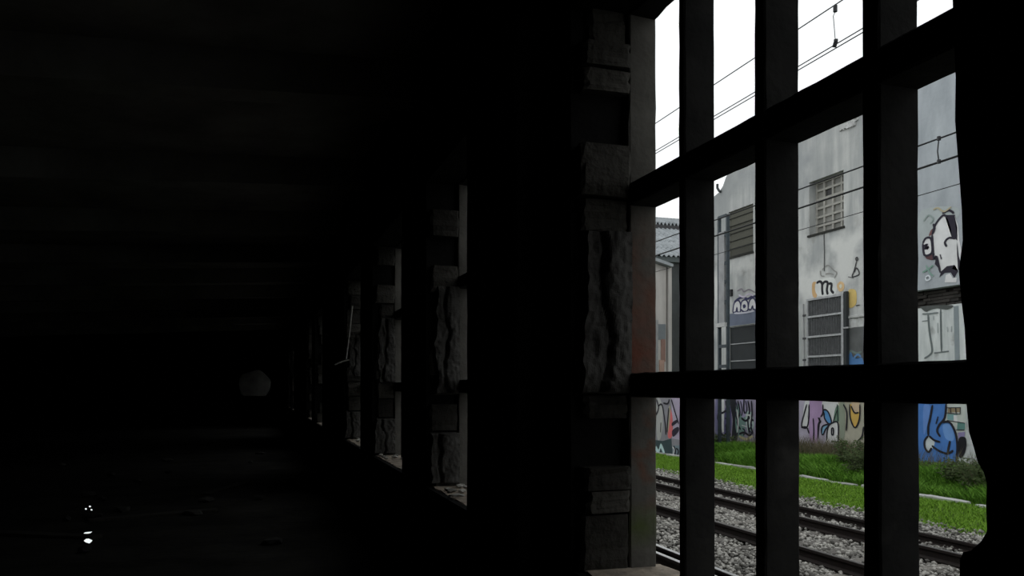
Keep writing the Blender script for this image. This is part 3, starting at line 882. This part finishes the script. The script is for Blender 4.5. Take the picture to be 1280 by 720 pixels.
# ------------------------------------------------------------------ graffiti (flat paint on the walls)
def smooth(pts_, closed):
    out = []
    n_ = len(pts_)
    rngi = range(n_) if closed else range(n_ - 1)
    for i in rngi:
        p1, p2 = pts_[i], pts_[(i + 1) % n_]
        p0 = pts_[(i - 1) % n_] if closed or i > 0 else p1
        p3 = pts_[(i + 2) % n_] if closed or i + 2 < n_ else p2
        for t in (0, 0.25, 0.5, 0.75):
            out.append(tuple(0.5 * (2 * b + (c - a) * t + (2 * a - 5 * b + 4 * c - d) * t * t + (3 * b - a - 3 * c + d) * t ** 3)
                             for a, b, c, d in zip(p0, p1, p2, p3)))
    if not closed: out.append(pts_[-1])
    return out
class Graffiti:
    """flat paint layers on the plane X; shapes surveyed as crop coordinates (ox, oy, scale)"""
    def __init__(s, X, ox, oy, sc):
        s.X, s.ox, s.oy, s.sc = X, ox, oy, sc
        s.mb, s.mats, s.layer = MB(), [], 0
    def P(s, p):
        return at_x(s.ox + p[0] / s.sc, s.oy + p[1] / s.sc, s.X)
    def mi(s, col):
        m = paint(*col)
        if m not in s.mats: s.mats.append(m)
        return s.mats.index(m)
    def nx(s):
        s.layer += 1
        return s.X - 0.004 - 0.0008 * s.layer
    def fill(s, col, pts_, sm=True):
        q = [s.P(p) for p in (smooth(pts_, True) if sm else pts_)]
        x_ = s.nx()
        bm = bmesh.new()
        fc = bm.faces.new([bm.verts.new((x_, y_, z_)) for y_, z_ in q])
        bmesh.ops.triangulate(bm, faces=[fc], ngon_method='EAR_CLIP')
        bm.verts.index_update()
        s.mb.add([v.co[:] for v in bm.verts], [tuple(v.index for v in f.verts) for f in bm.faces], s.mi(col))
        bm.free()
        return s
    def line(s, col, pts_, w, sm=True):
        q = [s.P(p) for p in (smooth(pts_, False) if sm and len(pts_) > 2 else pts_)]
        sz = s.X / (CY * (s.ox + pts_[0][0] / s.sc - 318)) * w * 0.66
        x_ = s.nx()
        vs_, fs = [], []
        for i, p in enumerate(q):
            a, b = q[max(0, i - 1)], q[min(len(q) - 1, i + 1)]
            d = Vector((b[0] - a[0], b[1] - a[1]))
            d = d.normalized() if d.length > 1e-9 else Vector((1, 0))
            k = sz * (0.55 if i in (0, len(q) - 1) else 1)
            vs_ += [(x_, p[0] - d.y * k * 1.25, p[1] + d.x * k), (x_, p[0] + d.y * k * 1.25, p[1] - d.x * k)]
        for i in range(len(q) - 1):
            fs.append((2 * i, 2 * i + 1, 2 * i + 3, 2 * i + 2))
        s.mb.add(vs_, fs, s.mi(col))
        return s
    def done(s, name, parent, label):
        o = s.mb.build(name, s.mats, parent)
        o['label'] = label
        return o
BK = (26, 25, 34)

# lower mural under the steel door
g = Graffiti(XF, 890, 490, 5.533)
g.fill((128, 120, 142), [(-40, 20), (345, 20), (345, 400), (-40, 400)], False)
g.fill((96, 92, 130), [(30, 40), (62, 45), (60, 230), (75, 330), (35, 340), (20, 200)])
g.fill((186, 186, 206), [(62, 40), (84, 45), (86, 150), (88, 260), (70, 270), (62, 160)])
g.fill((70, 66, 108), [(90, 120), (130, 100), (135, 250), (110, 320), (85, 300)])
g.fill((30, 32, 38), [(118, 30), (165, 30), (160, 150), (178, 260), (170, 345), (135, 345), (145, 200)])
g.fill((96, 128, 120), [(168, 100), (200, 90), (230, 160), (225, 300), (190, 320), (165, 250)])
g.fill((142, 132, 166), [(195, 40), (245, 40), (240, 150), (205, 170)])
g.fill((150, 170, 165), [(235, 150), (275, 140), (290, 240), (250, 280)])
g.fill((172, 160, 120), [(190, 300), (240, 318), (270, 300), (285, 310), (240, 335), (195, 318)])
for a in ([(40, 130), (70, 145), (100, 130), (128, 140)], [(95, 60), (110, 160), (100, 260), (120, 320)], [(60, 280), (85, 300), (115, 270), (130, 300)],
          [(180, 60), (195, 140), (175, 210), (200, 260)], [(250, 60), (262, 130), (250, 200), (260, 290)], [(205, 180), (235, 200), (262, 180), (290, 200)],
          [(190, 290), (225, 280), (262, 300), (285, 270)], [(225, 45), (222, 120), (232, 150)], [(275, 60), (280, 150), (272, 230), (285, 290)]):
    g.line(BK, a, 2.0)
for a in ([(45, 60), (55, 110), (40, 180), (62, 240), (50, 310)], [(92, 180), (118, 200), (96, 236), (128, 262)], [(200, 60), (212, 130), (206, 165)],
          [(165, 60), (178, 110), (168, 160), (186, 230), (176, 300)], [(236, 60), (244, 110), (238, 150)], [(265, 200), (278, 230), (262, 262), (284, 290)], [(215, 250), (232, 272), (220, 300)]):
    g.line((40, 38, 56), a, 1.5)
for a in ([(175, 120), (185, 200), (180, 280)], [(240, 160), (270, 165), (262, 220)], [(210, 230), (245, 240)]):
    g.line((196, 206, 206), a, 1.4)
g.done('graffiti_lettering', wh, 'crowded lilac, teal and black graffiti lettering above the lush grass')

# lower mural with petals and the orange face
g = Graffiti(XF, 995, 495, 5.758)
g.fill((150, 142, 160), [(-260, 20), (300, 20), (300, 420), (-260, 420)], False)
g.fill((150, 146, 128), [(300, 20), (640, 20), (640, 420), (300, 420)], False)
g.fill((205, 205, 212), [(66, 40), (98, 40), (84, 150), (94, 225), (38, 225), (48, 150)])
g.fill((148, 118, 158), [(100, 30), (196, 30), (194, 140), (160, 160), (170, 200), (158, 320), (100, 320)])
g.fill((190, 190, 205), [(196, 30), (300, 30), (300, 190), (250, 200), (200, 130)])
g.fill((88, 118, 98), [(285, 90), (310, 70), (312, 180), (272, 180)])
g.fill((62, 120, 176), [(200, 110), (215, 98), (240, 130), (255, 190), (235, 195), (210, 165)])
g.fill((104, 150, 180), [(188, 270), (190, 225), (215, 205), (240, 205), (215, 240), (202, 275)])
g.fill((196, 194, 206), [(215, 300), (230, 220), (270, 192), (302, 195), (305, 360), (225, 350)])
g.fill((120, 128, 110), [(318, 30), (350, 30), (352, 290), (318, 290)])
g.fill((196, 150, 62), [(392, 60), (462, 60), (460, 160), (430, 225), (398, 180)])
g.fill((176, 150, 120), [(400, 40), (455, 40), (455, 110), (425, 120)])
for a in ([(80, 60), (60, 130), (42, 215), (80, 225), (94, 160), (96, 60)], [(126, 160), (130, 240), (128, 320)], [(160, 155), (180, 185), (162, 205), (160, 310)],
          [(196, 60), (196, 120), (180, 150)], [(205, 120), (196, 108), (215, 98), (240, 125), (258, 190), (235, 198), (208, 160), (205, 120)],
          [(186, 270), (192, 220), (240, 205), (212, 245), (198, 278), (186, 270)], [(222, 320), (232, 230), (262, 195), (305, 195), (306, 330)],
          [(300, 100), (270, 185)], [(300, 60), (305, 180)], [(260, 230), (272, 235), (272, 275), (260, 275), (260, 230)], [(255, 325), (300, 330)],
          [(390, 60), (395, 160), (428, 228), (460, 165), (464, 60)], [(400, 70), (425, 120), (455, 118)], [(490, 220), (478, 290), (445, 325)],
          [(345, 60), (370, 120), (365, 250)], [(40, 225), (80, 225), (98, 270)]):
    g.line(BK, a, 1.5)
g.done('graffiti_lettering', wh, 'white and mauve letters with blue petals and an orange face')

# blue figure
g = Graffiti(XF + 0.06, 1145, 495, 6.263)
g.fill((52, 104, 178), [(-60, 40), (240, 40), (218, 200), (272, 208), (312, 275), (332, 360), (332, 470), (316, 520), (-60, 520)], False)
g.fill((82, 128, 192), [(210, 230), (260, 222), (295, 290), (290, 350), (230, 330)])
g.fill((78, 120, 190), [(60, 80), (110, 80), (90, 220), (60, 300)])
g.fill((170, 178, 182), [(76, 335), (110, 315), (146, 358), (130, 410), (98, 432), (70, 390)])
g.fill((160, 166, 160), [(242, 60), (392, 60), (388, 290), (318, 290), (300, 240), (262, 205), (228, 200)], False)
g.fill((128, 112, 84), [(252, 95), (352, 92), (350, 128), (250, 130)], False)
g.fill((96, 138, 140), [(246, 140), (325, 145), (322, 195), (246, 185)], False)
g.fill((74, 118, 112), [(326, 208), (386, 212), (384, 262), (322, 262)], False)
g.fill((206, 210, 208), [(296, 150), (325, 150), (325, 200), (296, 196)], False)
g.fill((118, 108, 150), [(330, 285), (385, 280), (380, 330), (332, 335)], False)
g.fill((22, 22, 28), [(335, 335), (388, 325), (395, 400), (370, 470), (338, 475)])
for a in ([(132, 70), (112, 180), (98, 240), (98, 310)], [(98, 312), (70, 350), (72, 405), (100, 438), (124, 405)], [(125, 388), (180, 428), (248, 450), (292, 425)],
          [(268, 350), (258, 400), (250, 445)], [(240, 60), (228, 170), (185, 225), (168, 275), (192, 318)], [(205, 205), (268, 208), (312, 290), (326, 400), (318, 512)],
          [(105, 312), (145, 345), (192, 360)], [(176, 160), (160, 218)]):
    g.line(BK, a, 2.0)
for a in ([(246, 92), (355, 90)], [(244, 132), (350, 142)], [(245, 190), (385, 212)], [(318, 265), (384, 266)], [(272, 92), (276, 130)], [(315, 92), (318, 135)], [(352, 90), (350, 140)]):
    g.line(BK, a, 1.3, False)
g.done('graffiti_figure', wh, 'blue cartoon body with a pale hand beside teal blocks')

# pale masked figure high on the wall
g = Graffiti(XF, 1145, 255, 6.545)
g.fill((142, 150, 150), [(40, 60), (330, 20), (345, 110), (200, 120), (120, 300), (50, 320)])
g.fill((196, 200, 212), [(140, 250), (150, 205), (168, 165), (196, 122), (228, 95), (262, 108), (282, 150), (300, 230), (346, 285), (346, 545), (305, 500), (240, 540), (206, 562), (190, 470), (176, 428), (156, 450), (142, 330)], False)
g.fill((34, 30, 42), [(240, 88), (325, 86), (348, 180), (352, 310), (332, 285), (298, 268), (292, 200), (268, 125)], False)
g.fill((196, 192, 206), [(322, 92), (350, 165), (362, 300), (396, 470), (384, 522), (358, 430), (345, 300), (345, 190)], False)
g.fill((34, 30, 42), [(340, 300), (354, 420), (388, 524), (352, 540), (342, 420)], False)
g.fill((34, 30, 42), [(196, 600), (212, 550), (258, 508), (322, 498), (300, 528), (352, 548), (318, 605), (290, 560), (240, 562)], False)
g.fill((196, 196, 206), [(250, 580), (282, 566), (306, 606), (340, 600), (335, 640), (240, 640)], False)
g.fill((204, 206, 212), [(64, 320), (88, 282), (130, 280), (142, 375), (122, 412), (76, 414)])
g.fill((34, 30, 42), [(172, 430), (190, 470), (196, 530), (160, 490)], False)
g.fill((104, 66, 66), [(128, 215), (150, 200), (140, 245), (112, 258)])
g.fill((78, 48, 52), [(84, 425), (140, 415), (150, 455), (100, 450)])
for a in ([(140, 250), (168, 165), (228, 92), (262, 105)], [(260, 348), (244, 312), (278, 276), (332, 282)], [(205, 412), (215, 450)], [(140, 250), (145, 350), (155, 450), (176, 430), (206, 562)],
          [(64, 320), (88, 280), (130, 282), (142, 375), (122, 412), (76, 414), (64, 320)], [(70, 345), (100, 330), (80, 365), (110, 350), (95, 370)],
          [(225, 75), (280, 50), (320, 75)], [(150, 160), (160, 200), (145, 240)]):
    g.line((34, 30, 42), a, 2.0)
for a, c_ in (([(70, 140), (110, 90), (150, 120), (125, 160)], (118, 132, 128)), ([(60, 560), (110, 530), (150, 500)], (92, 128, 112)), ([(90, 500), (120, 560), (150, 590)], (104, 136, 124)),
              ([(85, 600), (110, 585), (125, 610), (95, 625), (85, 600)], (170, 176, 184)), ([(150, 45), (190, 30), (240, 60), (300, 20)], (150, 140, 110))):
    g.line(c_, a, 1.4)
g.done('graffiti_figure', wh, 'pale masked figure outlined in black high on the bluish wall')

# dark strokes on the white panel
g = Graffiti(XF + 0.06, 1145, 355, 7.2)
g.fill((112, 122, 126), [(342, 200), (388, 195), (396, 700), (352, 700)], False)
g.line((78, 86, 86), [(226, 225), (228, 400), (232, 610)], 1.7)
g.line((92, 100, 100), [(165, 622), (298, 606)], 2.6, False)
g.line((84, 92, 92), [(112, 270), (125, 430), (148, 590), (130, 635), (78, 670)], 1.7)
g.line((96, 104, 104), [(60, 270), (120, 268), (205, 258)], 1.6)
g.line((100, 108, 108), [(60, 335), (112, 328)], 1.6, False)
for a in ([(160, 285), (164, 320)], [(325, 380), (322, 430)], [(285, 385), (290, 430)], [(200, 350), (202, 440)]):
    g.line((134, 142, 142), a, 1.6, False)
g.fill((66, 70, 68), [(60, 200), (330, 190), (290, 228), (200, 218), (130, 232), (95, 250), (60, 225)])
g.done('graffiti_strokes', wh, 'thin grey painted strokes like letters on the white panel')

# bubble letters over the painted band
g = Graffiti(XF, 890, 330, 5.333)
NAVY = (44, 44, 78)
for pl in ([(140, 322), (150, 262), (176, 242), (192, 268), (190, 318), (172, 318), (168, 290), (160, 320)], [(192, 300), (200, 252), (226, 238), (242, 262), (240, 308), (215, 318)],
           [(242, 300), (252, 246), (274, 226), (292, 246), (296, 300), (278, 300), (272, 280), (262, 304)]):
    g.fill((184, 180, 206), pl)
    g.line(NAVY, pl + [pl[0]], 1.6)
g.fill(NAVY, [(208, 275), (222, 268), (228, 285), (214, 296)])
g.line(NAVY, [(150, 255), (180, 230), (215, 222), (240, 232), (270, 215), (295, 215)], 2.0)
g.line((168, 160, 176), [(180, 205), (215, 220), (245, 200), (280, 210)], 1.6)
g.line((110, 104, 112), [(170, 180), (200, 165), (215, 185), (250, 170), (290, 190)], 1.2)
g.line((170, 170, 186), [(150, 328), (210, 326), (285, 312)], 1.4)
g.done('graffiti_bubble_letters', wh, 'white bubble letters outlined in navy above the steel door')

# tags above the grille gate
g = Graffiti(XF, 995, 300, 7.2)
g.fill((176, 138, 88), [(148, 400), (165, 375), (190, 390), (190, 500), (172, 520), (150, 490)])
g.fill((176, 178, 174), [(188, 375), (345, 340), (362, 480), (200, 500)])
g.fill((186, 152, 104), [(372, 410), (400, 372), (436, 392), (432, 448), (395, 462)])
g.fill((196, 184, 160), [(392, 412), (408, 396), (418, 415), (405, 436)])
g.fill((190, 160, 84), [(472, 470), (500, 440), (545, 460), (548, 560), (520, 602), (476, 600)])
for a in ([(188, 388), (218, 372), (238, 392), (240, 450), (246, 494)], [(240, 405), (262, 376), (290, 384), (282, 450), (292, 490)], [(300, 392), (325, 396), (322, 450), (345, 478)]):
    g.line((30, 30, 34), a, 2.4)
for a in ([(222, 275), (232, 320), (262, 325)], [(240, 270), (290, 225), (345, 272), (372, 295), (350, 340)], [(270, 305), (310, 300), (345, 310)]):
    g.line((120, 120, 116), a, 1.1)
for a in ([(556, 152), (545, 165), (552, 185), (564, 172), (556, 152)], [(552, 190), (528, 280), (512, 330), (575, 306), (552, 250), (530, 290)], [(475, 330), (520, 340)]):
    g.line((52, 52, 54), a, 1.2)
for a in ([(455, 500), (462, 560), (470, 610)], [(545, 590), (580, 585)]):
    g.line((40, 40, 40), a, 1.6)
g.done('graffiti_tags', wh, 'black and orange graffiti tags above the grille gate')
g = Graffiti(XF - 0.013, 995, 360, 6.857)
g.fill((58, 104, 158), [(425, 640), (440, 590), (470, 545), (490, 590), (520, 605), (570, 600), (570, 680), (425, 680)])
g.line((88, 104, 100), [(440, 585), (470, 540), (520, 560), (565, 545)], 2.0)
g.line((70, 110, 156), [(500, 600), (530, 570), (560, 590)], 2.0)
g.done('graffiti_patch', wh, 'blue spray on the grey dado beside the gate')

# rubble heap under the white wall
heap = thing('rubble_heap', (15.5, 13.6, GZ + 0.3), 'heap of pale broken plaster against the white warehouse panel', 'rubble heap')
for i in range(16):
    me = rock_mesh('plaster_lump', (rng.uniform(.2, .45), rng.uniform(.2, .4), rng.uniform(.2, .35)), 500 + i, 'white_ledge', 0.7)
    h_ = rng.uniform(0, 1)
    link('plaster_lump', me, heap, (15.75 - rng.uniform(0, .35) * (1 - h_), 14.3 - rng.uniform(0, 1.6) * (1 - h_ * 0.6), GZ + 0.25 + h_ * 0.75))

# ------------------------------------------------------------------ battened mast
XM = 15.0
yA, _ = at_x(899.5, 300, XM); yB, _ = at_x(910, 300, XM)
mast = thing('battened_mast', (XM, (yA + yB) / 2, GZ), 'blue grey steel mast of two posts joined by battens, beside the warehouse', 'mast')
zt = at_x(904, 270, XM)[1]
for yy_ in (yA, yB):
    MB().box(XM - 0.05, XM + 0.05, yy_ - 0.04, yy_ + 0.04, GZ - 0.3, zt).build('post', 'mast_steel', mast)
for py in (271, 295, 330, 353, 378, 406, 433, 458):
    zc = at_x(904, py, XM)[1]
    MB().box(XM - 0.06, XM - 0.04, yB, yA, zc - 0.055, zc + 0.055).build('batten', 'mast_steel', mast)
MB().box(XM - 0.08, XM + 0.08, yB + 0.1, yA - 0.08, at_x(904, 404, XM)[1], at_x(904, 290, XM)[1]).build('bright_gap_infill', 'pipe_pale', mast)  # pale box stands in for bright glimpses between the posts
MB().box(XM - 0.14, XM - 0.06, yB - 0.03, yA + 0.03, at_x(904, 409, XM)[1], at_x(904, 404, XM)[1]).build('number_plate', 'white_ledge', mast)

# ------------------------------------------------------------------ trackside boundary wall with graffiti
XB = 13.25
bw = thing('boundary_wall', (XB, 30, GZ), 'low graffiti covered boundary wall beyond the warehouse corner', 'wall')
MB().box(XB, XB + 0.25, 21.9, 60, GZ - 0.2, 0.25).build('wall_panel', 'facade_dark', bw)
MB().box(XB - 0.04, XB + 0.29, 21.88, 60, 0.25, 0.33).build('coping', 'grid_concrete', bw)
g = Graffiti(XB, 812, 490, 6.545)
g.fill((118, 116, 124), [(-20, 20), (300, 20), (300, 520), (-20, 520)], False)
g.fill((150, 138, 160), [(180, 30), (300, 30), (300, 400), (185, 380)], False)
g.fill((150, 150, 148), [(60, 60), (100, 90), (110, 250), (90, 380), (60, 360)])
g.fill((44, 62, 66), [(-20, 385), (110, 400), (180, 380), (190, 545), (-20, 545)], False)
g.fill((98, 116, 124), [(188, 440), (300, 430), (300, 545), (188, 545)], False)
g.fill((196, 84, 88), [(168, 150), (188, 200), (188, 355), (150, 360)])
g.fill((140, 134, 112), [(150, 160), (172, 110), (170, 200), (152, 330)])
g.fill((36, 28, 46), [(190, 310), (235, 285), (240, 320), (200, 365), (186, 350)])
g.fill((36, 28, 46), [(186, 250), (228, 225), (232, 245), (188, 278)])
g.fill((150, 196, 220), [(56, 440), (75, 470), (95, 420), (125, 490), (112, 500), (92, 460), (78, 500), (52, 480)])
for a in ([(180, 60), (200, 130), (215, 180), (240, 260)], [(70, 120), (95, 100), (110, 130), (128, 250), (135, 350)], [(60, 60), (75, 130), (55, 190)], [(160, 130), (150, 240), (145, 330)],
          [(95, 250), (92, 330)], [(115, 90), (150, 95), (165, 60)], [(200, 440), (215, 480), (208, 530)], [(220, 460), (238, 480), (230, 520)]):
    g.line(BK, a, 1.7)
g.line((180, 196, 204), [(190, 450), (205, 470), (195, 520), (215, 535)], 1.2)
g.done('graffiti_lettering', bw, 'black, pink and pale blue graffiti on the boundary wall')

# ------------------------------------------------------------------ buildings past the warehouse
sb = thing('gabled_outbuilding', (17, 34, GZ), 'narrow pale outbuilding with a small pitched roof', 'building')
YO = 33.0
def at_y(px, py, Y):
    q = px - 318.0
    X = q * Y / (F2 - TAN * q)
    d = Y * CY + X * SY
    return X, (485 - py) * d / FPX
xr, zr = at_y(833, 334, YO)
xl, zl = at_y(819, 329, YO)
sl_ = (zl - zr) / (xr - xl)
ax = xr - 2.2
mb = MB()
mb.prism_y([(xr, GZ), (xr, zr), (ax, zr + sl_ * 2.2), (ax - 2.2, zr), (ax - 2.2, GZ)], YO, YO + 6)
mb.build('wall', 'pale_render', sb)
x1, _ = at_y(834.5, 334, YO); x2, _ = at_y(838.5, 334, YO)
MB().box(x1, x2, YO - 0.1, YO + 6, GZ, zr + 0.15).build('corner_post', 'pale_render', sb)
mb = MB()
e = 0.35
mb.prism_y([(ax, zr + sl_ * 2.2 + .02), (xr + e * .5, zr - sl_ * e * .5 + .02), (xr + e * .5, zr - sl_ * e * .5 + .16), (ax, zr + sl_ * 2.2 + .18)], YO - 0.35, YO + 6.2)
mb.prism_y([(ax, zr + sl_ * 2.2 + .02), (ax - 2.2 - e, zr - sl_ * e + .02), (ax - 2.2 - e, zr - sl_ * e + .16), (ax, zr + sl_ * 2.2 + .18)], YO - 0.35, YO + 6.2)
mb.build('roof', 'sheet_roof', sb)
def ybox(px0, px1, py0, py1, th, m, nm, par):
    a, z1_ = at_y(px0, py0, YO); b, z0_ = at_y(px1, py1, YO)
    MB().box(a, b, YO - th, YO + 0.02, z0_, z1_).build(nm, m, par)
ybox(820.5, 832, 405, 425, 0.02, paint(96, 102, 106), 'painted_patch', sb)
ybox(826, 831.5, 424, 452, 0.03, paint(120, 90, 80), 'painted_patch', sb)
ybox(824, 830, 450, 470, 0.035, paint(150, 118, 104), 'painted_patch', sb)
ybox(819, 822, 400, 470, 0.06, 'pipe_pale', 'downpipe', sb)

# large shed with corrugated roof
sh = thing('corrugated_shed', (23, 42, GZ), 'large dark shed under a corrugated grey sheet roof', 'building')
YS = 40.0
def at_s(px, py, Y):
    return at_y(px, py, Y)
_, z_f0 = at_y(835, 327, YS); _, z_f1 = at_y(835, 320.5, YS)
MB().box(16.5, 34, YS + 0.3, YS + 12, GZ - 0.2, z_f0).build('wall', 'shed_wall', sh)
MB().box(16.2, 34.3, YS, YS + 0.35, z_f0, z_f1).build('fascia', 'fascia_grey', sh)
def corr(name, y0, z0, y1, z1, x0, x1, pitch, amp, m):
    n_ = int((x1 - x0) / pitch * 6)
    up, dn = [], []
    for i in range(n_ + 1):
        x_ = x0 + (x1 - x0) * i / n_
        a = amp * math.sin(2 * math.pi * (x_ - x0) / pitch)
        up.append(a)
    vs_, fs = [], []
    for (y_, z_, th) in ((y0, z0, 0), (y1, z1, 0), (y1, z1, -0.05), (y0, z0, -0.05)):
        for i in range(n_ + 1):
            vs_.append((x0 + (x1 - x0) * i / n_, y_, z_ + up[i] + th))
    w_ = n_ + 1
    for r_ in range(4):
        for i in range(n_):
            fs.append((r_ * w_ + i, r_ * w_ + i + 1, ((r_ + 1) % 4) * w_ + i + 1, ((r_ + 1) % 4) * w_ + i))
    return MB().add(vs_, fs).build(name, m, sh)
zr0 = z_f1 + 0.05
YR = YS + 7.0
_, zr1 = at_y(835, 275, YR)
slope = (zr1 - zr0) / (YR - YS)
# four overlapping lower courses and a proud upper course
for i in range(4):
    ya, yb = YS - 0.1 + i * 1.27, YS + (i + 1) * 1.27 + 0.1
    corr('roof_sheet', ya, zr0 + (ya - YS) * slope + 0.07, yb, zr0 + (yb - YS) * slope, 16.0, 34.5, 0.30, 0.060, 'sheet_roof')
ya = YS + 5.0
corr('roof_sheet', ya, zr0 + (ya - YS) * slope + 0.38, YR, zr1 + 0.05, 16.0, 34.5, 0.26, 0.10, 'sheet_roof')
MB().box(16.0, 34.5, ya + 0.02, ya + 0.1, zr0 + (ya - YS) * slope - 0.05, zr0 + (ya - YS) * slope + 0.28).build('step_board', 'insulator', sh)
MB().tube([(16.0, YR, zr1 + 0.06), (34.5, YR, zr1 + 0.06)], 0.09, 8).build('ridge_cap', 'fascia_grey', sh)
MB().prism_x([(YS + 0.3, z_f0), (YR, zr1 - 0.1), (YS + 12, z_f0)], 16.6, 33.9).build('gable', 'shed_wall', sh)
MB().add([(16.0, YR, zr1), (34.5, YR, zr1), (34.5, YS + 12.4, z_f0), (16.0, YS + 12.4, z_f0)], [(0, 1, 2, 3)]).build('rear_roof', 'sheet_roof', sh)
